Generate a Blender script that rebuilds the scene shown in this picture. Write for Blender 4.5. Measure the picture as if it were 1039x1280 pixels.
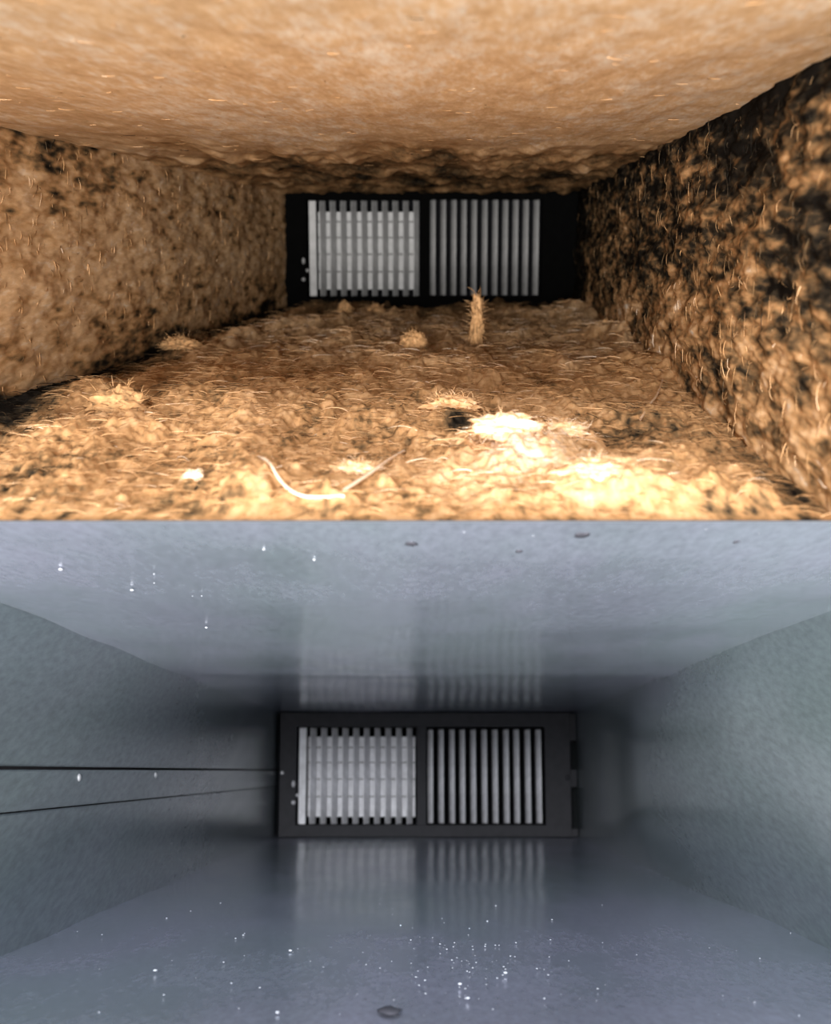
import bpy, bmesh, math, random
import numpy as np
from mathutils import Vector, Matrix

for _o in list(bpy.data.objects):
    bpy.data.objects.remove(_o)
SC = bpy.context.scene
COL = SC.collection
random.seed(11)

# ------------------------------------------------------------------ camera
F = 1700.0                      # focal length in pixels of a 1039 x 1280 frame
CX, CY = 519.5, 640.0
cam_d = bpy.data.cameras.new('camera')
cam_d.sensor_fit = 'VERTICAL'
cam_d.sensor_height = 36.0
cam_d.lens = 36.0 * F / 1280.0
cam_d.clip_start = 0.005
cam_d.dof.use_dof = True
cam_d.dof.focus_distance = 0.62
cam_d.dof.aperture_fstop = 20.0
cam = bpy.data.objects.new('camera', cam_d)
cam.rotation_euler = (math.pi / 2, 0, 0)
COL.objects.link(cam)
SC.camera = cam

# ------------------------------------------------------------------ world, exposure
SC.view_settings.view_transform = 'Standard'
SC.view_settings.look = 'None'
SC.view_settings.gamma = 1.0
SC.view_settings.use_curve_mapping = False
SC.view_settings.exposure = 0.0
world = bpy.data.worlds.new('world')
world.use_nodes = True
world.node_tree.nodes['Background'].inputs[0].default_value = (0.88, 0.92, 1.0, 1)
world.node_tree.nodes['Background'].inputs[1].default_value = 0.48
SC.world = world

# ------------------------------------------------------------------ the two branch ducts
# Each duct runs straight from the camera's opening to its register.
class Duct:
    def __init__(self, vpx, vpy, D, L, R, T, B):
        th = math.atan((CY - vpy) / F)
        self.th = th
        self.N = np.array([0.0, math.cos(th), math.sin(th)])      # along the duct (pitch only)
        self.V = np.array([0.0, -math.sin(th), math.cos(th)])     # up in the duct
        self.kx = (vpx - CX) / F * math.cos(th)                   # sideways drift per metre
        self.D = D
        my, mx = (T + B) / 2, (L + R) / 2
        self.uL, self.uR = self.pix(L, my)[0], self.pix(R, my)[0]
        self.vT, self.vB = self.pix(mx, T)[1], self.pix(mx, B)[1]
    def ray(self, px, py):
        return np.array([(px - CX) / F, 1.0, (CY - py) / F])
    def pix(self, px, py, n=0.0):                                  # pixel on the register's plane -> u, v
        d = self.ray(px, py)
        p = d * (self.D + n) / d.dot(self.N)
        return p[0], p.dot(self.V)
    def P(self, s, u, v):                                          # s along duct from camera, u across, v up
        s, u, v = np.broadcast_arrays(np.asarray(s, float), np.asarray(u, float), np.asarray(v, float))
        x = u + self.kx * (s - self.D)
        return np.stack([x, self.N[1] * s + self.V[1] * v, self.N[2] * s + self.V[2] * v], -1)
    def on_plane_v(self, px, py, v):                               # pixel on floor / ceiling -> s, u
        d = self.ray(px, py)
        t = v / d.dot(self.V)
        s = t * d.dot(self.N)
        return s, t * d[0] - self.kx * (s - self.D)
    def on_plane_u(self, px, py, u):                               # pixel on side wall -> s, v
        d = self.ray(px, py)
        t = (u - self.kx * self.D) / (d[0] - self.kx * d.dot(self.N))
        return t * d.dot(self.N), t * d.dot(self.V)

DU = 1.5
UP = Duct(610, 300, DU, 355, 722, 238, 386)
# the nose where the dusty floor meets the clean ceiling shows at y = 653
def edge_s(d, v):
    return d.on_plane_v(CX, 653, v)[0]
su = edge_s(UP, UP.vB)
Yu = su / UP.ray(CX, 653).dot(UP.N)
LO = Duct(536, 964, 1.0, 345, 722, 890, 1047)
sl = edge_s(LO, LO.vT)
Yl = sl / LO.ray(CX, 653).dot(LO.N)
LO = Duct(536, 964, Yu / Yl, 345, 722, 890, 1047)
sl = edge_s(LO, LO.vT)

# ------------------------------------------------------------------ unseen spots added behind the camera for its flash, one per duct
def spot(name, duct, back, du, dv, power, col, size, angle, blend):
    l = bpy.data.lights.new(name, 'SPOT')
    l.energy = power
    l.color = col
    l.shadow_soft_size = size
    l.spot_size = math.radians(angle)
    l.spot_blend = blend
    o = bpy.data.objects.new(name, l)
    uc, vc = (duct.uL + duct.uR) / 2, (duct.vT + duct.vB) / 2
    p = Vector(duct.P(-back, uc + du, vc + dv))
    q = Vector(duct.P(duct.D, uc, vc))
    o.location = p
    o.rotation_euler = (q - p).to_track_quat('-Z', 'Y').to_euler()
    COL.objects.link(o)
    return o
spot('added_flash_upper', UP, 0.70, 0.02, -0.03, 250, (1.0, 0.97, 0.93), 0.13, 70, 1.0)
spot('added_flash_lower', LO, 0.70, -0.11, 0.12, 102, (0.97, 0.98, 1.0), 0.08, 70, 1.0)

# ------------------------------------------------------------------ noise
def _hash(ix, iy, iz, seed):
    h = (ix.astype(np.int64) * 374761393 + iy.astype(np.int64) * 668265263 + iz.astype(np.int64) * 2147483647 + seed * 1274126177) & 0xFFFFFFFF
    h = ((h ^ (h >> 13)) * 1274126177) & 0xFFFFFFFF
    h = ((h ^ (h >> 16)) * 2246822519) & 0xFFFFFFFF
    return (h ^ (h >> 15)) & 0xFFFFFFFF
def perlin(x, y, seed=0):
    x0, y0 = np.floor(x), np.floor(y)
    fx, fy = x - x0, y - y0
    u, v = fx * fx * fx * (fx * (fx * 6 - 15) + 10), fy * fy * fy * (fy * (fy * 6 - 15) + 10)
    z = np.zeros_like(x0)
    def g(dx, dy):
        a = _hash(x0 + dx, y0 + dy, z, seed) / 4294967296.0 * 2 * math.pi
        return np.cos(a) * (fx - dx) + np.sin(a) * (fy - dy)
    a = g(0, 0) * (1 - u) + g(1, 0) * u
    b = g(0, 1) * (1 - u) + g(1, 1) * u
    return (a * (1 - v) + b * v) * 1.5
def fbm(x, y, f, octv=4, seed=0, gain=0.5):
    x, y = np.asarray(x, float), np.asarray(y, float)
    t = np.zeros(np.broadcast(x, y).shape); a = 1.0; n = 0
    for i in range(octv):
        t += a * perlin(x * f + 17.3 * i, y * f - 9.1 * i, seed + i)
        n += a; a *= gain; f *= 2.03
    return t / n * 1.3
def sstep(a, b, x):
    t = np.clip((np.asarray(x, float) - a) / (b - a), 0, 1)
    return t * t * (3 - 2 * t)

# ------------------------------------------------------------------ mesh helpers
def link(name, me, mat=None, parent=None, smooth=True):
    o = bpy.data.objects.new(name, me)
    if mat is not None and not me.materials:
        me.materials.append(mat)
    COL.objects.link(o)
    if parent is not None:
        o.parent = parent
    if smooth:
        me.polygons.foreach_set('use_smooth', [True] * len(me.polygons))
    return o
def tag(o, label=None, cat=None, group=None, kind=None):
    if label: o['label'] = label
    if cat: o['category'] = cat
    if group: o['group'] = group
    if kind: o['kind'] = kind
    return o
def mesh_np(name, verts, faces):
    me = bpy.data.meshes.new(name)
    verts = np.asarray(verts, np.float32); faces = np.asarray(faces, np.int32)
    k = faces.shape[1]
    me.vertices.add(len(verts)); me.vertices.foreach_set('co', verts.ravel())
    me.loops.add(faces.size); me.loops.foreach_set('vertex_index', faces.ravel())
    me.polygons.add(len(faces)); me.polygons.foreach_set('loop_start', np.arange(0, faces.size, k, dtype=np.int32))
    me.update(calc_edges=True); me.validate()
    return me
def grid_faces(ni, nj, flip=False):
    i, j = np.meshgrid(np.arange(ni - 1), np.arange(nj - 1), indexing='ij')
    a = (i * nj + j).ravel()
    f = np.stack([a, a + 1, a + nj + 1, a + nj], -1)
    return f[:, ::-1] if flip else f
def set_attr(me, name, vals):
    at = me.attributes.new(name, 'FLOAT', 'POINT')
    at.data.foreach_set('value', np.asarray(vals, np.float32).ravel())
def set_vec(me, name, vals):
    at = me.attributes.new(name, 'FLOAT_VECTOR', 'POINT')
    at.data.foreach_set('vector', np.asarray(vals, np.float32).ravel())
def box_mesh(name, x0, x1, y0, y1, z0, z1, bev=0.0):
    bm = bmesh.new()
    bmesh.ops.create_cube(bm, size=1.0)
    for v in bm.verts:
        v.co = ((x0 + x1) / 2 + v.co.x * (x1 - x0), (y0 + y1) / 2 + v.co.y * (y1 - y0), (z0 + z1) / 2 + v.co.z * (z1 - z0))
    if bev:
        bmesh.ops.bevel(bm, geom=bm.edges[:], offset=bev, segments=2, affect='EDGES', profile=0.6)
    me = bpy.data.meshes.new(name); bm.to_mesh(me); bm.free()
    return me

# ------------------------------------------------------------------ materials
def new_mat(name):
    m = bpy.data.materials.new(name); m.use_nodes = True
    nt = m.node_tree
    return m, nt, nt.nodes['Principled BSDF']
def N(nt, t, **kw):
    n = nt.nodes.new(t)
    for k, v in kw.items():
        setattr(n, k, v)
    return n
def ramp(nt, stops, fac):
    r = N(nt, 'ShaderNodeValToRGB')
    e = r.color_ramp.elements
    while len(e) < len(stops): e.new(0.5)
    for i, (p, c) in enumerate(stops):
        e[i].position = p; e[i].color = (*c, 1)
    nt.links.new(fac, r.inputs[0])
    return r.outputs[0]
def noise_node(nt, scale, detail=4, rough=0.55, coord='Object', dist=0.0, along=1.0):
    tc = N(nt, 'ShaderNodeTexCoord')
    mp = N(nt, 'ShaderNodeMapping'); mp.inputs['Scale'].default_value = (1, along, 1)
    nt.links.new(tc.outputs[coord], mp.inputs['Vector'])
    n = N(nt, 'ShaderNodeTexNoise')
    n.inputs['Scale'].default_value = scale
    n.inputs['Detail'].default_value = detail
    n.inputs['Roughness'].default_value = rough
    n.inputs['Distortion'].default_value = dist
    nt.links.new(mp.outputs[0], n.inputs['Vector'])
    return n.outputs[0]
def mathn(nt, op, a, b):
    m = N(nt, 'ShaderNodeMath', operation=op)
    for i, x in enumerate((a, b)):
        if isinstance(x, (int, float)): m.inputs[i].default_value = x
        else: nt.links.new(x, m.inputs[i])
    return m.outputs[0]

def dust_material():
    m, nt, b = new_mat('dust')
    at = N(nt, 'ShaderNodeAttribute', attribute_name='dust')
    fl = N(nt, 'ShaderNodeAttribute', attribute_name='flow')
    def nz(scale, detail, rough):
        n = N(nt, 'ShaderNodeTexNoise')
        n.inputs['Scale'].default_value = scale; n.inputs['Detail'].default_value = detail; n.inputs['Roughness'].default_value = rough
        nt.links.new(fl.outputs['Vector'], n.inputs['Vector'])
        return n.outputs[0]
    n1 = nz(420, 3, 0.65)
    n2 = nz(110, 3, 0.6)
    f = mathn(nt, 'ADD', at.outputs['Fac'], mathn(nt, 'MULTIPLY', mathn(nt, 'SUBTRACT', n1, 0.5), 0.45))
    f = mathn(nt, 'ADD', f, mathn(nt, 'MULTIPLY', mathn(nt, 'SUBTRACT', n2, 0.5), 0.30))
    c = ramp(nt, [(0.0, (0.014, 0.012, 0.010)), (0.18, (0.05, 0.038, 0.025)), (0.36, (0.22, 0.132, 0.064)),
                  (0.58, (0.55, 0.31, 0.14)), (0.80, (0.77, 0.50, 0.275)), (1.0, (0.93, 0.79, 0.63))], f)
    nt.links.new(c, b.inputs['Base Color'])
    b.inputs['Roughness'].default_value = 1.0
    b.inputs['Specular IOR Level'].default_value = 0.0
    bp = N(nt, 'ShaderNodeBump')
    bp.inputs['Strength'].default_value = 0.25; bp.inputs['Distance'].default_value = 0.001
    nt.links.new(n1, bp.inputs['Height']); nt.links.new(bp.outputs[0], b.inputs['Normal'])
    # loose fluff lets light through, so its relief shades softly
    tr = N(nt, 'ShaderNodeBsdfTranslucent'); nt.links.new(c, tr.inputs['Color'])
    mx = N(nt, 'ShaderNodeMixShader'); mx.inputs[0].default_value = 0.3
    nt.links.new(b.outputs[0], mx.inputs[1]); nt.links.new(tr.outputs[0], mx.inputs[2])
    nt.links.new(mx.outputs[0], nt.nodes['Material Output'].inputs['Surface'])
    return m
DUST = dust_material()

def metal_material(name, c0, c1, rough, metallic):
    m, nt, b = new_mat(name)
    n1 = noise_node(nt, 7, 3, 0.5, along=.25)
    n2 = noise_node(nt, 420, 3, 0.6, along=.2)
    n3 = noise_node(nt, 45, 4, 0.6, along=.2)
    f = mathn(nt, 'ADD', mathn(nt, 'MULTIPLY', n1, 0.75), mathn(nt, 'MULTIPLY', n3, 0.25))
    c = ramp(nt, [(0.36, c0), (0.62, c1)], f)
    mix = N(nt, 'ShaderNodeMixRGB', blend_type='MULTIPLY'); mix.inputs[0].default_value = 1.0
    nt.links.new(c, mix.inputs[1])
    nt.links.new(ramp(nt, [(0.3, (0.76, 0.76, 0.76)), (0.7, (1.0, 1.0, 1.0))], n2), mix.inputs[2])
    nt.links.new(mix.outputs[0], b.inputs['Base Color'])
    b.inputs['Metallic'].default_value = metallic
    nt.links.new(ramp(nt, [(0.3, (rough - 0.015,) * 3), (0.7, (rough + 0.03,) * 3)], n3), b.inputs['Roughness'])
    bp = N(nt, 'ShaderNodeBump')
    bp.inputs['Strength'].default_value = 0.02; bp.inputs['Distance'].default_value = 0.0002
    nt.links.new(n2, bp.inputs['Height']); nt.links.new(bp.outputs[0], b.inputs['Normal'])
    return m
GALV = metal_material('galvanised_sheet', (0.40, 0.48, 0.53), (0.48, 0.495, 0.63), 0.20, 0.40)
GALV_SHADED = metal_material('galvanised_shaded_sheet', (0.29, 0.355, 0.36), (0.36, 0.40, 0.43), 0.22, 0.38)  # darker copy for the side walls, their weaker light put into the colour
GALV_DULL = metal_material('galvanised_dull', (0.10, 0.09, 0.08), (0.16, 0.14, 0.12), 0.6, 0.2)

def plain(name, col, rough, metallic=0.0, spec=0.5, grain=0.15, scale=120):
    m, nt, b = new_mat(name)
    n = noise_node(nt, scale, 3)
    nt.links.new(ramp(nt, [(0.3, tuple(x * (1 - grain) for x in col)), (0.7, tuple(min(1, x * (1 + grain)) for x in col))], n), b.inputs['Base Color'])
    b.inputs['Roughness'].default_value = rough
    b.inputs['Metallic'].default_value = metallic
    b.inputs['Specular IOR Level'].default_value = spec
    return m
BLACK = plain('sooty_black_paint', (0.0012, 0.0012, 0.0012), 0.9, 0, 0.02)
FRAME_GREY = plain('charcoal_paint', (0.022, 0.022, 0.027), 0.6, 0, 0.2)
VOID = plain('unlit_box_black', (0.006, 0.006, 0.007), 0.9, 0, 0.05)
SLAT_A = plain('slat_paint_dusty', (0.19, 0.19, 0.19), 0.5, 0, 0.4)
SLAT_B = plain('slat_paint_clean', (0.68, 0.68, 0.72), 0.45, 0, 0.4)
SCREW = plain('zinc_screw', (0.55, 0.55, 0.57), 0.35, 0.6)
SPECK = plain('pale_grit', (0.66, 0.68, 0.74), 0.7)
GRIME = plain('dark_grime', (0.075, 0.075, 0.09), 0.9, 0, 0.05)

# ------------------------------------------------------------------ dusty duct: sheets
S0 = 0.13
def sheet(name, duct, a, b, s0, s1, label, mat, th=0.0015):
    """flat sheet between corners a=(u,v) and b=(u,v), with thickness away from the duct's middle"""
    uc, vc = (duct.uL + duct.uR) / 2, (duct.vT + duct.vB) / 2
    (ua, va), (ub, vb) = a, b
    if abs(ua - ub) < 1e-9: off = (math.copysign(th, ua - uc), 0)
    else: off = (0, math.copysign(th, va - vc))
    vs = []
    for s in (s0, s1):
        for (u, v) in ((ua, va), (ub, vb)):
            vs.append(duct.P(s, u, v))
        for (u, v) in ((ua + off[0], va + off[1]), (ub + off[0], vb + off[1])):
            vs.append(duct.P(s, u, v))
    fs = [(0, 1, 5, 4), (2, 6, 7, 3), (0, 2, 3, 1), (4, 5, 7, 6), (0, 4, 6, 2), (1, 3, 7, 5)]
    me = mesh_np(name, vs, fs)
    bm = bmesh.new(); bm.from_mesh(me); bmesh.ops.recalc_face_normals(bm, faces=bm.faces); bm.to_mesh(me); bm.free()
    o = link(name, me, mat, smooth=False)
    return tag(o, label, name.split('_')[0], kind='structure')

sheet('wall_left', UP, (UP.uL, UP.vB), (UP.uL, UP.vT), S0 * UP.D, UP.D + .06, 'sheet metal left wall of the dust-caked upper duct', GALV_DULL)
sheet('wall_right', UP, (UP.uR, UP.vB), (UP.uR, UP.vT), S0 * UP.D, UP.D + .06, 'sheet metal right wall of the dust-caked upper duct', GALV_DULL)
sheet('ceiling', UP, (UP.uL, UP.vT), (UP.uR, UP.vT), 0.195 * UP.D, UP.D + .06, 'sheet metal top of the dust-caked upper duct', GALV_DULL)
sheet('floor', UP, (UP.uL, UP.vB), (UP.uR, UP.vB), su + 0.004, UP.D + .06, 'sheet metal bottom of the dust-caked upper duct', GALV_DULL, 0.0004)

# ------------------------------------------------------------------ dust layers
PXM = UP.D / F                               # metres per pixel at the register
WU, WV = UP.uR - UP.uL, UP.vT - UP.vB
def geo_s(s0, s1, n):
    return s0 * (s1 / s0) ** np.linspace(0, 1, n)

def layer(name, s, w, place, height, dust, label, flip):
    Sg, Wg = np.meshgrid(s, w, indexing='ij')
    h = height(Sg, Wg)
    P = place(Sg, Wg, h)
    me = mesh_np(name, P.reshape(-1, 3), grid_faces(len(s), len(w), flip))
    set_attr(me, 'dust', np.clip(dust(Sg, Wg, h), -0.2, 1.1))
    set_vec(me, 'flow', np.stack([Sg * FLOW, Wg, h], -1).reshape(-1, 3))
    o = link(name, me, DUST)
    return tag(o, label, 'dust', 'dust layers of the upper duct', 'stuff')

def bump2(s, w, s0, w0, rs, rw):
    return np.exp(-((s - s0) / rs) ** 2 - ((w - w0) / rw) ** 2)

def cap(t, m=0.86):                # tan dust never bleaches to white by itself
    return m - np.log1p(np.exp((m - t) * 9)) / 9
FLOW = 0.22       # fluff lies drawn out along the airflow
def ffbm(s, w, *a):
    return fbm(s * FLOW, w, *a)

# floor
def fl_pos(px, py):
    return UP.on_plane_v(px, py, UP.vB)
def floor_h(s, u):
    e = sstep(su, su + 0.03, s)
    sc = 0.45 + 0.55 * sstep(0.35, 1.0, s)
    h = 0.0030 + 0.0095 * np.maximum(ffbm(s, u, 26, 3, 1), -0.35)
    h = h + sc * 0.0042 * ffbm(s, u, 75, 3, 5)
    h = h + sc * 0.0016 * ffbm(s, u, 230, 3, 9, 0.6) + 0.0022 * sstep(1.0, .4, s) * fbm(s * .5, u, 200, 3, 12, .6)
    side = np.minimum(u - UP.uL, UP.uR - u)
    h = h + 0.010 * sstep(.5, .9, s) * np.exp(-((UP.uR - u) / 0.03) ** 2) * (0.5 + ffbm(s, u, 30, 3, 14))
    for (px, py, r, a) in FLOOR_MOUNDS:
        s0, u0 = fl_pos(px, py)
        rr = r * s0 / F
        h = h + a * bump2(s, u, s0, u0, rr * 2.4, rr)
    h = h * (0.35 + 0.65 * sstep(0.0, 0.02, u - UP.uL))
    return 0.0006 + np.maximum(h, 0) * e
FLOOR_MOUNDS = [(640, 585, 70, .007), (735, 620, 80, .006), (480, 610, 90, .004), (150, 500, 40, .006), (230, 438, 30, .006),
                (575, 548, 22, -.009), (560, 500, 40, .005), (820, 470, 60, .005), (300, 392, 25, .006), (100, 560, 80, .003)]
def floor_dust(s, u, h):
    t = 0.70 + 0.38 * ffbm(s, u, 40, 4, 21) + 0.30 * ffbm(s, u, 190, 3, 25, 0.6)
    near = sstep(1.0, .4, s)
    t = t + 0.42 * near * fbm(s * .5, u, 240, 3, 27, .6) + 14 * (h - 0.006)
    t = cap(t + 0.16, 0.80 + 0.06 * near) - 0.20 * near  # front darker, far end lighter: offsets the lamps' falloff in the dust colour
    for (px, py, r, a) in [(640, 580, 80, .22), (745, 610, 100, .12), (690, 545, 60, .18), (470, 620, 110, .04), (575, 540, 26, -.55), (560, 500, 40, .10), (520, 640, 160, .03),
                           (860, 500, 110, -.05), (900, 560, 110, -.10), (240, 480, 120, -.05)]:
        s0, u0 = fl_pos(px, py); rr = r * s0 / F
        t = t + a * bump2(s, u, s0, u0, rr * 3.0, rr)
    # dark strip along the left seam, darker in front of the register
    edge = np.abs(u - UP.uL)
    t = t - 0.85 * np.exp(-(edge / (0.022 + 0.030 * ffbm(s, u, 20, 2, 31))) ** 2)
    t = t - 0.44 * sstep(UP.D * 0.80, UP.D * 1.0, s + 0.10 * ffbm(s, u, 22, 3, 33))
    return t
floor_layer = ceil_layer = left_layer = right_layer = layer('dust_layer'.strip().strip().strip(), geo_s(su, UP.D - .0068, 420), np.linspace(UP.uL, UP.uR, 430), lambda s, u, h: UP.P(s, u, UP.vB + h), floor_h, floor_dust,
      'thick fluffy tan dust carpeting the bottom of the upper duct', True)

# ceiling
def ceil_h(s, u):
    h = 0.0022 + 0.0012 * ffbm(s, u, 30, 3, 41) + 0.0004 * ffbm(s, u, 110, 3, 45)
    far = sstep(UP.D * .42, UP.D * .6, s)
    h = h + far * 0.006 * np.maximum(ffbm(s, u, 45, 3, 49), -0.2)
    return np.maximum(h, 0.0003)
def ceil_dust(s, u, h):
    t = 0.90 + 0.12 * ffbm(s, u, 18, 3, 51) + 0.13 * ffbm(s, u, 120, 3, 55, 0.6)
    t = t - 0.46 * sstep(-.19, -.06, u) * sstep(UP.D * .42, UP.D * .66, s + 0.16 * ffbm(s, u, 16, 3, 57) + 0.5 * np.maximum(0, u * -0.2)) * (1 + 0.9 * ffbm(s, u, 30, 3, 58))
    t = t + 22 * (h - 0.003)
    # darker towards the left corner
    t = t - 0.12 * sstep(-0.06, -0.145, u + 0.05 * ffbm(s, u, 14, 3, 59))
    return cap(t, .92)
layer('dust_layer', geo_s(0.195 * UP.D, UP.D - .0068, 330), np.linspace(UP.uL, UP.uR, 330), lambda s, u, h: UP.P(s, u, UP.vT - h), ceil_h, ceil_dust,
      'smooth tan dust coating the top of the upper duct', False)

# side walls
def left_h(s, v):
    h = 0.0020 + 0.0022 * ffbm(s, v, 32, 3, 61) + 0.0009 * ffbm(s, v, 130, 3, 65, .6)
    return np.maximum(h, 0.0003)
def left_dust(s, v, h):
    t = 0.75 + 0.26 * ffbm(s, v, 22, 3, 71) + 0.66 * ffbm(s, v, 120, 3, 75, .65) + 30 * (h - .002)
    x = (v - UP.vB) / WV
    t = t - 0.38 * np.exp(-((1 - x) / 0.25) ** 2) * sstep(UP.D * .66, UP.D * .48, s)
    t = t - 0.60 * np.exp(-(x / (0.15 + 0.2 * ffbm(s, v, 20, 2, 77))) ** 2)
    t = t + 0.12 * sstep(UP.D * .8, UP.D * .5, s)
    return cap(t + .03, .80)
layer('dust_layer', geo_s(0.30 * UP.D, UP.D - .0068, 300), np.linspace(UP.vB, UP.vT, 210), lambda s, v, h: UP.P(s, UP.uL + h, v), left_h, left_dust,
      'mottled orange and grey dust on the left wall of the upper duct', False)
def right_h(s, v):
    h = 0.0025 + 0.0030 * ffbm(s, v, 38, 3, 81) + 0.0018 * ffbm(s, v, 140, 3, 85, .6)
    return np.maximum(h, 0.0003)
def right_dust(s, v, h):
    x = (v - UP.vB) / WV
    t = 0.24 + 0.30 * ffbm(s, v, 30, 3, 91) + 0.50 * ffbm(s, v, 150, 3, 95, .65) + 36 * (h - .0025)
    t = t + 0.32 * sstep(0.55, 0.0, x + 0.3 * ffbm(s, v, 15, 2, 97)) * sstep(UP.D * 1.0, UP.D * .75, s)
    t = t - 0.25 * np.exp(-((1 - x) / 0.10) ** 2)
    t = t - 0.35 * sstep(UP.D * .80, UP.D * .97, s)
    return t
layer('dust_layer', geo_s(0.20 * UP.D, UP.D - .0068, 340), np.linspace(UP.vB, UP.vT, 230), lambda s, v, h: UP.P(s, UP.uR - h, v), right_h, right_dust,
      'dark sooty dust with orange flecks on the right wall of the upper duct', True)

# ------------------------------------------------------------------ fibres
def fibre_arrays(starts, dirs, ups, lengths, radii, rng, npt=6, curl=0.9, lift=0.35):
    n = len(starts)
    side = np.cross(dirs, ups)
    pts = np.zeros((n, npt, 3)); pts[:, 0] = starts
    ang = np.zeros(n); dang = rng.normal(0, curl, n)
    el = rng.uniform(-0.05, lift, n)
    for k in range(1, npt):
        ang = ang + dang / npt + rng.normal(0, 0.25, n)
        t = k / (npt - 1)
        e = el * (1.2 - 1.9 * t)
        d = (np.cos(ang)[:, None] * dirs + np.sin(ang)[:, None] * side) * np.cos(e)[:, None] + ups * np.sin(e)[:, None]
        pts[:, k] = pts[:, k - 1] + d * (lengths / (npt - 1))[:, None]
    verts = np.zeros((n, npt, 3, 3))
    for k in range(npt):
        a, b = max(k - 1, 0), min(k + 1, npt - 1)
        t = pts[:, b] - pts[:, a]; t /= np.linalg.norm(t, axis=1)[:, None] + 1e-9
        x = np.cross(t, ups); x /= np.linalg.norm(x, axis=1)[:, None] + 1e-9
        y = np.cross(t, x)
        r = radii * (1 - 0.75 * (k / (npt - 1)) ** 2)
        for q in range(3):
            an = 2 * math.pi * q / 3
            verts[:, k, q] = pts[:, k] + (math.cos(an) * x + math.sin(an) * y) * r[:, None]
    base = (np.arange(n) * npt * 3)[:, None, None]
    k, q = np.meshgrid(np.arange(npt - 1), np.arange(3), indexing='ij')
    a = k * 3 + q; b = k * 3 + (q + 1) % 3
    f = np.stack([a, b, b + 3, a + 3], -1).reshape(-1, 4)
    faces = (base + f[None]).reshape(-1, 4)
    return verts.reshape(-1, 3), faces, npt * 3

def fuzz(parent, name, n, s0, s1, w0, w1, hfun, place, up, wdir, dfun, label, seed, lo=.004, hi=.016, lift=.4, bias=0.0):
    rng = np.random.default_rng(seed)
    s = s0 * (s1 / s0) ** rng.uniform(0, 1, n)
    w = rng.uniform(w0, w1, n)
    h = hfun(s, w)
    st = place(s, w, h)
    a = rng.uniform(0, 2 * math.pi, n)
    dirs = np.cos(a)[:, None] * UP.N + np.sin(a)[:, None] * wdir
    ups = np.repeat(np.array(up, float)[None], n, 0)
    scl = (s / UP.D) ** 0.75
    L = rng.uniform(lo, hi, n) * (0.35 + 0.65 * scl) * 1.3
    R = rng.uniform(.00008, .00020, n) * (0.35 + 0.65 * scl) * 1.5
    v, f, k = fibre_arrays(st, dirs, ups, L, R, rng, lift=lift)
    me = mesh_np(name, v, f)
    d = np.clip(dfun(s, w, h) + bias + rng.normal(0.08, 0.14, n), 0.0, 1.05)
    set_attr(me, 'dust', np.repeat(d, k))
    set_vec(me, 'flow', v)
    o = link(name, me, DUST, parent)
    return tag(o, label, None, None, 'stuff')
XD = np.array([1.0, 0, 0])
fuzz(floor_layer, 'lint', 12000, su + .004, UP.D - .03, UP.uL + .004, UP.uR - .004, floor_h, lambda s, u, h: UP.P(s, u, UP.vB + h), UP.V, XD, floor_dust,
     'fine tangled lint over the bottom of the upper duct', 1, lift=.5, bias=-.12)
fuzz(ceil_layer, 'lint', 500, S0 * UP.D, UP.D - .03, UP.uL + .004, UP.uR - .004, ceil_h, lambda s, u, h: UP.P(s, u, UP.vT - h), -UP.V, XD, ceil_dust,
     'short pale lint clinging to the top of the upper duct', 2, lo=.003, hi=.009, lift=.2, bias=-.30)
fuzz(left_layer, 'lint', 900, .3 * UP.D, UP.D - .03, UP.vB + .004, UP.vT - .004, left_h, lambda s, v, h: UP.P(s, UP.uL + h, v), XD, UP.V, left_dust,
     'short orange lint clinging to the left wall of the upper duct', 3, lo=.003, hi=.009, lift=.4, bias=-.25)
fuzz(right_layer, 'lint', 1800, .2 * UP.D, UP.D - .03, UP.vB + .004, UP.vT - .004, right_h, lambda s, v, h: UP.P(s, UP.uR - h, v), -XD, UP.V, right_dust,
     'sparse orange lint clinging to the dark right wall of the upper duct', 4, lo=.003, hi=.012, lift=.5, bias=-.08)

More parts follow.
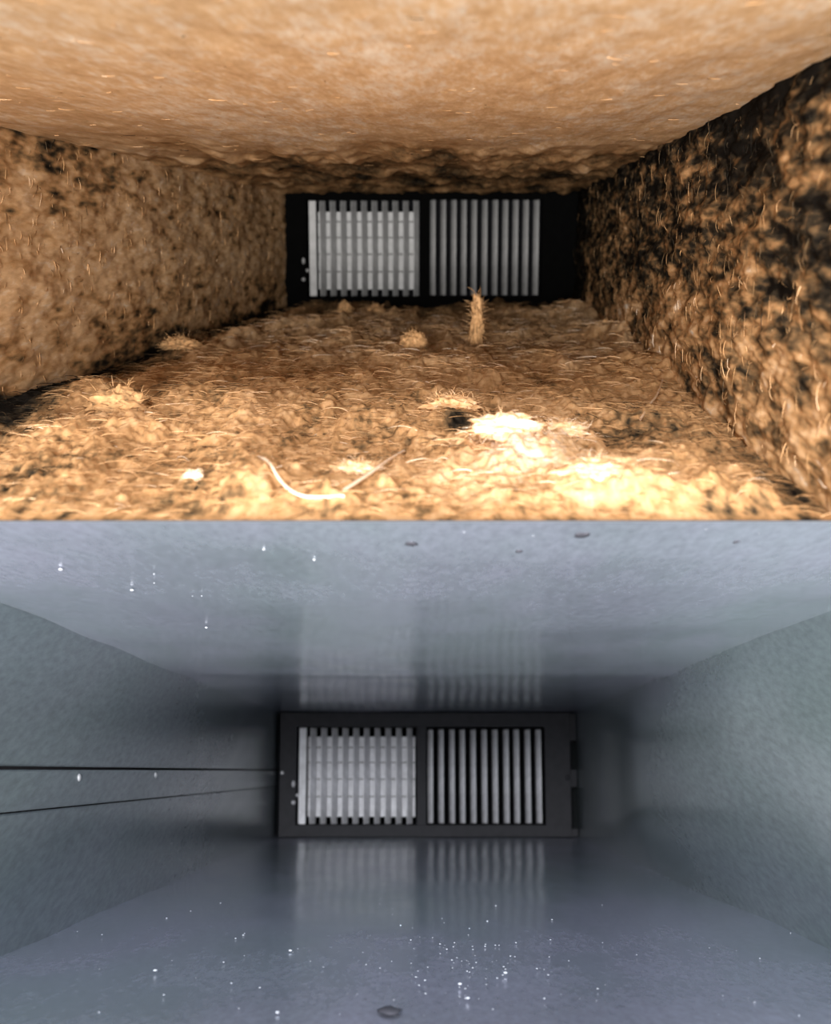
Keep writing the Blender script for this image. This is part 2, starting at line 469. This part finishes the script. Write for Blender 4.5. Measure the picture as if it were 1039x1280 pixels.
# ------------------------------------------------------------------ separate dust clumps on the dusty floor
def clump(name, px, py, wpx, hpx, tone, label, seed, tall=False, group='dust clumps on the upper duct floor', nf=110):
    rng = np.random.default_rng(seed)
    s, u = fl_pos(px, py)
    h0 = float(floor_h(np.array([s]), np.array([u]))[0])
    k = s / F
    W, H = wpx * k, hpx * k
    bm = bmesh.new(); bmesh.ops.create_icosphere(bm, subdivisions=4, radius=1.0)
    co = np.array([v.co[:] for v in bm.verts]); fs = np.array([[v.index for v in f.verts] for f in bm.faces]); bm.free()
    ph = rng.uniform(0, 50, 3)
    r = 1 + 0.5 * fbm(co[:, 0] + ph[0] + co[:, 2] * .7, co[:, 1] + ph[1] + co[:, 2], 1.6, 4, seed, .6) + 0.2 * fbm(co[:, 0] * 2 + ph[2], co[:, 2] * 2 + co[:, 1], 5, 2, seed + 3)
    c = co * r[:, None]
    z = c[:, 2] * 0.5 + 0.45
    if tall:
        taper = np.clip(1.15 - 0.75 * z, 0.3, 1.2) + 0.35 * np.exp(-((z - .9) / .16) ** 2)
        bend = 0.25 * np.sin(z * 3)
    else:
        taper = np.clip(1.15 - 0.45 * z, 0.3, 1.3); bend = 0
    loc = np.stack([c[:, 0] * W * .5 * taper + bend * W * .3, c[:, 1] * W * .42 * taper, np.maximum(z, -0.05) * H], -1)
    tones = tone + 0.22 * fbm(co[:, 0] * 3 + ph[0], co[:, 2] * 3 + co[:, 1] * 2, 1.5, 3, seed + 7)
    # loose fibres
    i = rng.integers(0, len(loc), nf)
    st = loc[i]
    out = co[i] * np.array([1, 1, .8]) + rng.normal(0, .4, (nf, 3)); out /= np.linalg.norm(out, axis=1)[:, None]
    ups = np.repeat(np.array([[0, 0, 1.0]]), nf, 0) + rng.normal(0, .2, (nf, 3))
    ups -= out * (ups * out).sum(1)[:, None]; ups /= np.linalg.norm(ups, axis=1)[:, None]
    m = max(W, H)
    v2, f2, kk = fibre_arrays(st, out, ups, rng.uniform(.05, .24, nf) * m, np.full(nf, .38 * k) * rng.uniform(.6, 1.3, nf), rng, curl=1.2, lift=.3)
    me_v = np.concatenate([loc, v2])
    me = bpy.data.meshes.new(name)
    me.from_pydata(me_v.tolist(), [], fs.tolist() + (f2 + len(loc)).tolist())
    me.update()
    set_attr(me, 'dust', np.clip(np.concatenate([tones, np.repeat(np.clip(tone + rng.normal(.0, .1, nf), 0, 1), kk)]), 0, 1.02))
    set_vec(me, 'flow', me_v)
    o = link(name, me, DUST)
    o.location = UP.P(s, u, UP.vB + max(h0 - .0015, .0006))
    o.rotation_euler = (UP.th, 0, 0)
    return tag(o, label, 'dust clump', group)

clump('lint_stalk', 595, 436, 20, 66, .56, 'tall upright tuft of tan lint standing before the right half of the upper register', 101, tall=True, nf=190)
clump('dust_clump', 226, 446, 52, 20, .48, 'low tan dust lump on the left seam left of the upper register', 102)
clump('dust_clump', 150, 528, 84, 38, .50, 'broad pale peaked dust tuft near the far left of the dusty floor', 103, nf=190)
clump('dust_clump', 242, 610, 30, 14, .92, 'small whitish fluff ball at the lower left of the dusty floor', 104)
clump('dust_clump', 431, 402, 18, 20, .48, 'small brown tuft touching the bottom left of the upper register frame', 105)
clump('dust_clump', 296, 398, 40, 34, .52, 'brown dust lump against the left wall beside the upper register', 106)
clump('dust_clump', 516, 446, 34, 28, .56, 'narrow tan tuft below the middle of the upper register', 107)
clump('dust_clump', 565, 522, 70, 22, .66, 'pale dust lump behind the small dark hollow in the dusty floor', 108, nf=190)
clump('dust_clump', 632, 580, 90, 34, .84, 'large white fluffy lint heap right of the small dark hollow', 109, nf=190)
clump('dust_clump', 702, 556, 70, 22, .80, 'white lint clump behind and right of the largest white heap', 110, nf=190)
clump('dust_clump', 742, 622, 90, 24, .78, 'wide white lint clump at the front right of the dusty floor', 111, nf=190)
clump('dust_clump', 806, 438, 18, 26, .70, 'small pale tuft in the right corner beyond the upper register', 112)
clump('dust_clump', 760, 425, 30, 18, .60, 'low tan lump right of the upper register foot', 113)
clump('dust_clump', 470, 395, 22, 12, .50, 'flat brown lump under the left half of the upper register', 114)
clump('dust_clump', 1024, 600, 26, 22, .92, 'whitish fluff bit at the right edge of the dusty floor', 115)
clump('dust_clump', 445, 605, 64, 18, .76, 'cream dust lump at the front middle of the dusty floor', 116, nf=190)

def hair(name, pts_px, lift_px, rad_px, tone, label, group):
    pts = []
    for (px, py), lf in zip(pts_px, lift_px):
        s, u = fl_pos(px, py)
        h = float(floor_h(np.array([s]), np.array([u]))[0])
        pts.append(Vector(UP.P(s, u, UP.vB + h + lf * s / F)))
    s, u = fl_pos(*pts_px[0])
    cu = bpy.data.curves.new(name, 'CURVE'); cu.dimensions = '3D'
    sp = cu.splines.new('NURBS'); sp.points.add(len(pts) - 1)
    for q, p in zip(sp.points, pts): q.co = (*p, 1)
    sp.use_endpoint_u = True; sp.order_u = 3; sp.resolution_u = 8
    cu.bevel_depth = rad_px * s / F; cu.bevel_resolution = 2
    tmp = bpy.data.objects.new('tmp', cu); COL.objects.link(tmp)
    me = bpy.data.meshes.new_from_object(tmp.evaluated_get(bpy.context.evaluated_depsgraph_get()))
    bpy.data.objects.remove(tmp)
    me.materials.clear()
    set_attr(me, 'dust', np.full(len(me.vertices), tone))
    set_vec(me, 'flow', [v.co[:] for v in me.vertices])
    o = link(name, me, DUST)
    return tag(o, label, 'fibre', group)
hair('lint_strand', [(318, 598), (335, 612), (350, 626), (370, 636), (395, 641), (430, 638)], [3, 6, 8, 6, 4, 2], 2.2, .95,
     'curved white fibre lying at the lower left front of the dusty floor', 'loose fibres on the dusty floor')
hair('lint_strand', [(430, 636), (462, 618), (488, 592), (505, 570)], [3, 6, 8, 4], 2.4, .98,
     'slanting pale fibre left of the small dark hollow', 'loose fibres on the dusty floor')
hair('lint_strand', [(800, 545), (812, 525), (822, 505), (828, 488)], [2, 5, 6, 4], 1.6, .85,
     'thin pale fibre on the right of the dusty floor', 'loose fibres on the dusty floor')

# ------------------------------------------------------------------ clean duct
def dgrid(name, duct, s, w, place, mat, label, flip, cat, parent=None):
    Sg, Wg = np.meshgrid(s, w, indexing='ij')
    me = mesh_np(name, place(Sg, Wg).reshape(-1, 3), grid_faces(len(s), len(w), flip))
    o = link(name, me, mat, parent)
    if parent is None:
        tag(o, label, cat, kind='structure')
    return o
LD = LO.D
lW, lH = LO.uR - LO.uL, LO.vT - LO.vB
kL = LD / F
def lceil(s, u):
    # a cross bead a little before the register, and slight oil-canning
    d = 0.0016 * np.exp(-((s - LD * 0.60) / 0.035) ** 2) * sstep(-.18, -.10, u)
    d = d + 0.0016 * fbm(s, u, 5, 2, 201)
    return LO.P(s, u, LO.vT - np.maximum(d, -0.002) * sstep(sl, sl + .08, s))
dgrid('ceiling', LO, geo_s(sl, LD + .061, 160), np.linspace(LO.uL - .005, LO.uR + .004, 90), lceil, GALV, 'bare galvanised top of the clean lower duct', False, 'ceiling')
def lfloor(s, u):
    return LO.P(s, u, LO.vB + 0.0012 * fbm(s, u, 5, 2, 211))
dgrid('floor', LO, geo_s(0.25 * LD, LD + .061, 140), np.linspace(LO.uL - .005, LO.uR + .004, 80), lfloor, GALV, 'bare galvanised bottom of the clean lower duct', True, 'floor')
def lright(s, v):
    x = (v - LO.vB) / lH
    # shallow dent, shaped to turn a patch of sheet away from the lamps
    s0 = LO.on_plane_u(800, 960, LO.uR)[0]
    d = 0.015 * sstep(s0 + .17, s0 - .12, s) * np.exp(-((x - .52) / .40) ** 4)
    d = d * sstep(0.32 * LD, .62 * LD, s)
    return LO.P(s, LO.uR - d - 0.0010 * fbm(s, v, 6, 2, 221), v)
dgrid('wall_right', LO, geo_s(S0 * LD, LD + .061, 160), np.linspace(LO.vB - .004, LO.vT + .004, 70), lright, GALV_SHADED, 'bare galvanised right wall of the clean lower duct with a shallow dent shaped for a dark patch', True, 'wall')
# left wall: backing sheet with three panels divided by two long seams
wl = sheet('wall_left', LO, (LO.uL - .004, LO.vB), (LO.uL - .004, LO.vT), S0 * LD, LD + .061, 'bare galvanised left wall of the clean lower duct with two long seams', VOID)
v1 = LO.on_plane_u(100, 960.5, LO.uL)[1]
v2 = LO.on_plane_u(0, 1017, LO.uL)[1]
def panel(va, vb, th, name='panel'):
    bm = bmesh.new()
    s0, s1 = S0 * LD, LD + .061
    vs = []
    for s in (s0, s1):
        for (u, v) in ((LO.uL - .004, va), (LO.uL + th, va), (LO.uL + th, vb), (LO.uL - .004, vb)):
            vs.append(bm.verts.new(LO.P(s, u, v)))
    for f in ((0, 1, 2, 3), (7, 6, 5, 4), (0, 4, 5, 1), (1, 5, 6, 2), (2, 6, 7, 3), (3, 7, 4, 0)):
        bm.faces.new([vs[i] for i in f])
    bmesh.ops.recalc_face_normals(bm, faces=bm.faces)
    bmesh.ops.bevel(bm, geom=bm.edges[:], offset=.0006, segments=2, affect='EDGES')
    me = bpy.data.meshes.new(name); bm.to_mesh(me); bm.free()
    return link(name, me, GALV_SHADED, wl, smooth=False)
panel(v1 + .0007, LO.vT + .004, 0.0)
strip = panel(v2 + .0003, v1 - .0007, 0.0006, 'seam_strip')
panel(LO.vB - .004, v2 - .0004, 0.0)
def dome(name, r, h, mat, parent, M):
    bm = bmesh.new(); bmesh.ops.create_uvsphere(bm, u_segments=14, v_segments=8, radius=1.0)
    bmesh.ops.delete(bm, geom=[v for v in bm.verts if v.co.z < -0.05], context='VERTS')
    for v in bm.verts: v.co = (v.co.x * r, v.co.y * r, v.co.z * h)
    bm.transform(M)
    me = bpy.data.meshes.new(name); bm.to_mesh(me); bm.free()
    return link(name, me, mat, parent)
for (px, py, r) in [(97, 972, .0019), (193, 969, .0019)]:
    s, v = LO.on_plane_u(px, py, LO.uL)
    M = Matrix.Translation(Vector(LO.P(s, LO.uL + .0006, v))) @ Matrix.Rotation(math.pi / 2, 4, 'Y')
    dome('rivet', r, r * .6, SCREW, strip, M)

# ------------------------------------------------------------------ registers
def vane_mesh(name, w, depth, h, curve, th, seg=5):
    """vertical vane: width w across, receding by depth, curved; height h, centred; local x across, y away, z up"""
    bm = bmesh.new()
    a = []
    for i in range(seg + 1):
        t = i / seg
        x = (t - .5) * w
        y = depth * t + curve * math.sin(math.pi * t)
        a.append((x, y))
    rings = []
    for z in (-h / 2, h / 2):
        rings.append([bm.verts.new((x, y, z)) for x, y in a] + [bm.verts.new((x + .0002, y + th, z)) for x, y in reversed(a)])
    n = len(rings[0])
    for i in range(n):
        j = (i + 1) % n
        bm.faces.new((rings[0][i], rings[0][j], rings[1][j], rings[1][i]))
    bm.faces.new(rings[0][::-1]); bm.faces.new(rings[1])
    bmesh.ops.recalc_face_normals(bm, faces=bm.faces)
    me = bpy.data.meshes.new(name); bm.to_mesh(me); bm.free()
    return me

def register(duct, frame_px, left_px, right_px, left_cells, right_bars, bar_px, rows, studs, screws, frame_mat, slat_mat, label):
    k = duct.D / F / math.cos(duct.th)             # metres per pixel across the register
    root = bpy.data.objects.new('air_register', None)
    fx0, fx1, fy0, fy1 = frame_px
    def UV(px, py, n=0): return duct.pix(px, py, n)
    cx, cy = (fx0 + fx1) / 2, (fy0 + fy1) / 2
    u0, vbot = UV(cx, fy1)
    root.location = duct.P(duct.D, u0, duct.vB)
    root.rotation_euler = (duct.th, 0, 0)
    COL.objects.link(root)
    tag(root, label, 'air register', 'air registers at the duct ends')
    def L(px, py, n=0):                            # local x, z
        u, v = UV(px, py, n)
        return u - u0, v - duct.vB
    def XL(px): return L(px, cy)[0]
    def ZL(py): return L(cx, py)[1]
    def bx(name, px0, px1, py0, py1, n0, n1, mat, parent=root, bev=.0006):
        return link(name, box_mesh(name, XL(px0), XL(px1), n0, n1, ZL(py1), ZL(py0), bev), mat, parent, smooth=False)
    lx0, lx1, ly0, ly1 = left_px
    rx0, rx1, ry0, ry1 = right_px
    # frame: top, bottom and two side rails
    bx('frame_rail', fx0, fx1, fy0, ly0, -.006, .010, frame_mat)
    bx('frame_rail', fx0, fx1, ly1, fy1, -.006, .010, frame_mat)
    bx('frame_rail', fx0, lx0, ly0 - .5, ly1 + .5, -.006, .010, frame_mat)
    bx('frame_rail', rx1, fx1, ly0 - .5, ly1 + .5, -.006, .010, frame_mat)
    bx('mullion', lx1, rx0, ly0 - .5, ly1 + .5, -.005, .010, frame_mat)
    # dark box behind the blades
    bx('back_box', duct_px(duct)[0] - 12, duct_px(duct)[1] + 12, duct_px(duct)[2] - 12, duct_px(duct)[3] + 12, .062, .066, VOID, bev=0)
    # bright edge bar of the left bank
    bx('edge_bar', bar_px[0], bar_px[1], ly0 + 1, ly1 - 1, -.004, .004, slat_mat)
    # right bank: vanes whose near edge is on their right
    hR = ZL(ry0) - ZL(ry1)
    me = vane_mesh('blade', -6.3 * k, .0060, hR, -.0016, .0006, 7)
    for x in right_bars:
        o = link('blade', me, slat_mat, root); o.location = (XL(x), -.001, (ZL(ry0) + ZL(ry1)) / 2)
    # left bank: vanes turned further round, near edge on their left
    hl = ZL(ly0 + 1) - ZL(ly1 - 1)
    me = vane_mesh('blade', 6.4 * k, .0072, hl, .0004, .0007)
    for x in left_cells:
        o = link('blade', me, slat_mat, root); o.location = (XL(x), -.001, (ZL(ly0 + 1) + ZL(ly1 - 1)) / 2)
    # cross slats behind the left bank
    for (ya, yb) in rows:
        o = bx('cross_slat', bar_px[1] + 1, lx1 - 2, ya + .5, yb - .5, .0125, .0135, slat_mat, bev=.0003)
    # lever and studs
    lv = None
    for i, (px, py, r) in enumerate(studs):
        x, z = L(px, py)
        M = Matrix.Translation((x, -.006, z)) @ Matrix.Rotation(math.pi / 2, 4, 'X')
        if i == 0: lv = dome('lever', r * k, r * k * .9, slat_mat, root, M @ Matrix.Diagonal((.8, 1.5, 1, 1)))
        else: dome('lever_stud', r * k, r * k * .9, slat_mat, lv, M)
    for (px, py, r, mt) in screws:
        x, z = L(px, py)
        dome('screw', r * k, r * k * .5, mt, root, Matrix.Translation((x, -.0058, z)) @ Matrix.Rotation(math.pi / 2, 4, 'X'))
    return root, bx
def duct_px(d):
    return (355, 722, 238, 386) if d is UP else (345, 722, 890, 1047)

rb = [541, 554, 567, 579.6, 592.4, 605.6, 618.6, 631.2, 644, 656.8, 669.8]
lc = [403.5 + 13.0 * i for i in range(10)]
register(UP, (356, 721, 239, 385), (384, 526, 250, 371), (537, 677, 250, 369), lc, rb, (387, 396),
         [(264, 277), (277, 297), (297, 318), (318, 340), (340, 363)],
         [(380, 326, 2.6), (385, 338, 2.2), (380, 349, 2.4)], [], BLACK, SLAT_A,
         'black-framed louvred register at the end of the dusty upper duct')
rb2 = [538, 551.3, 565, 578, 591.6, 605.5, 619, 633, 646, 660, 673.5]
lc2 = [391 + 13.45 * i for i in range(10)]
lo_root, bx2 = register(LO, (350, 713, 891, 1046), (371, 521, 909, 1031), (533, 681, 912, 1029), lc2, rb2, (374, 383),
         [(920, 934), (934, 953), (953, 974), (974, 996), (996, 1022)],
         [(367.5, 980, 2.6), (372.5, 994, 2.2), (367.5, 1003, 2.4)], [(353.5, 966, 2.2, SCREW), (709, 972, 3.0, FRAME_GREY)], FRAME_GREY, SLAT_B,
         'charcoal-framed louvred register at the end of the clean lower duct')
for (ya, yb) in ((892, 926), (962, 984), (1036, 1046)):
    bx2('mounting_tab', 712.5, 721, ya, yb, -.003, .004, FRAME_GREY)

# ------------------------------------------------------------------ debris in the clean duct
def chip(name, duct_s, u, v, up, rx, rz, h, mat, label, cat, group, seed, kind=None):
    rng = np.random.default_rng(seed)
    bm = bmesh.new(); bmesh.ops.create_icosphere(bm, subdivisions=2, radius=1.0)
    for q in bm.verts:
        j = 1 + rng.uniform(-.25, .25)
        q.co = (q.co.x * rx * j, q.co.y * rz * j, (q.co.z * .5 + .45) * h * up)
    bmesh.ops.recalc_face_normals(bm, faces=bm.faces)
    me = bpy.data.meshes.new(name); bm.to_mesh(me); bm.free()
    o = link(name, me, mat)
    o.location = LO.P(duct_s, u, v); o.rotation_euler = (LO.th, 0, 0)
    return tag(o, label, cat, group)
s, u = LO.on_plane_v(487, 1268, LO.vB)
chip('debris_chip', s, u, LO.vB, 1, 13 * s / F, 22 * s / F, .0022, GRIME, 'small dark debris chip on the front of the clean duct floor', 'debris', 'debris in the clean duct', 1)
for i, (px, py, rx, lab) in enumerate([(514, 679, 8, 'dark smudge of grime on the clean duct top near its middle'),
                                       (649, 687, 5, 'tiny dark grime spot on the clean duct top right of the middle'),
                                       (727, 668, 9, 'dark grime scrape on the clean duct top at the front right'),
                                       (920, 676, 4, 'tiny dark grime spot on the clean duct top far right')]):
    s, u = LO.on_plane_v(px, py, LO.vT)
    v = float(lceil(np.array([s]), np.array([u]))[0].dot(LO.V))
    chip('grime_spot', s, u, v, -1, rx * s / F, rx * 2.2 * s / F, .0003, GRIME, lab, 'grime', 'grime spots on the clean duct top', 10 + i)

def specks(name, pts, label, seed):
    rng = np.random.default_rng(seed)
    bm = bmesh.new()
    for (P, up, r, el) in pts:
        M = Matrix.Translation(Vector(P)) @ Matrix.Rotation(LO.th, 4, 'X') @ Matrix.Diagonal((r, r * el, r * .5, 1))
        M = M @ Matrix.Rotation(rng.uniform(0, 6), 4, 'Z')
        bmesh.ops.create_icosphere(bm, subdivisions=1, radius=1.0, matrix=M)
    me = bpy.data.meshes.new(name); bm.to_mesh(me); bm.free()
    return tag(link(name, me, SPECK), label, 'grit', None, 'stuff')
rng = np.random.default_rng(5)
pts = []
for i in range(150):
    if i < 75: px, py = rng.normal(585, 55), rng.normal(1205, 24)
    else: px, py = rng.uniform(60, 1000), rng.uniform(1120, 1278)
    if py > 1279 or py < 1085: continue
    s, u = LO.on_plane_v(px, py, LO.vB)
    if not (LO.uL < u < LO.uR): continue
    pts.append((LO.P(s, u, LO.vB + .0004), 1, rng.uniform(.5, 1.4) * s / F, 1.6))
for (px, py, r) in [(585, 1250, 4), (194, 1215, 4), (363, 1190, 3.5), (347, 1268, 4), (632, 1218, 4), (575, 1232, 4)]:
    s, u = LO.on_plane_v(px, py, LO.vB)
    pts.append((LO.P(s, u, LO.vB + .0006), 1, .7 * r * s / F, 1.5))
specks('grit', pts, 'pale grit specks scattered on the clean duct floor', 6)
pts = []
for (px, py, r) in [(76, 711, 4.5), (165, 737, 4), (330, 686, 3), (393, 699, 3), (258, 784, 3), (788, 738, 3.5), (822, 762, 3), (870, 752, 2.4)] + [(rng.uniform(100, 1000), rng.uniform(660, 760), rng.uniform(.8, 1.8)) for _ in range(14)]:
    s, u = LO.on_plane_v(px, py, LO.vT)
    if LO.uL < u < LO.uR: pts.append((LO.P(s, u, LO.vT - .0002), 1, .6 * r * s / F, 2.2))
specks('grit', pts, 'pale grit specks stuck to the clean duct top', 7)
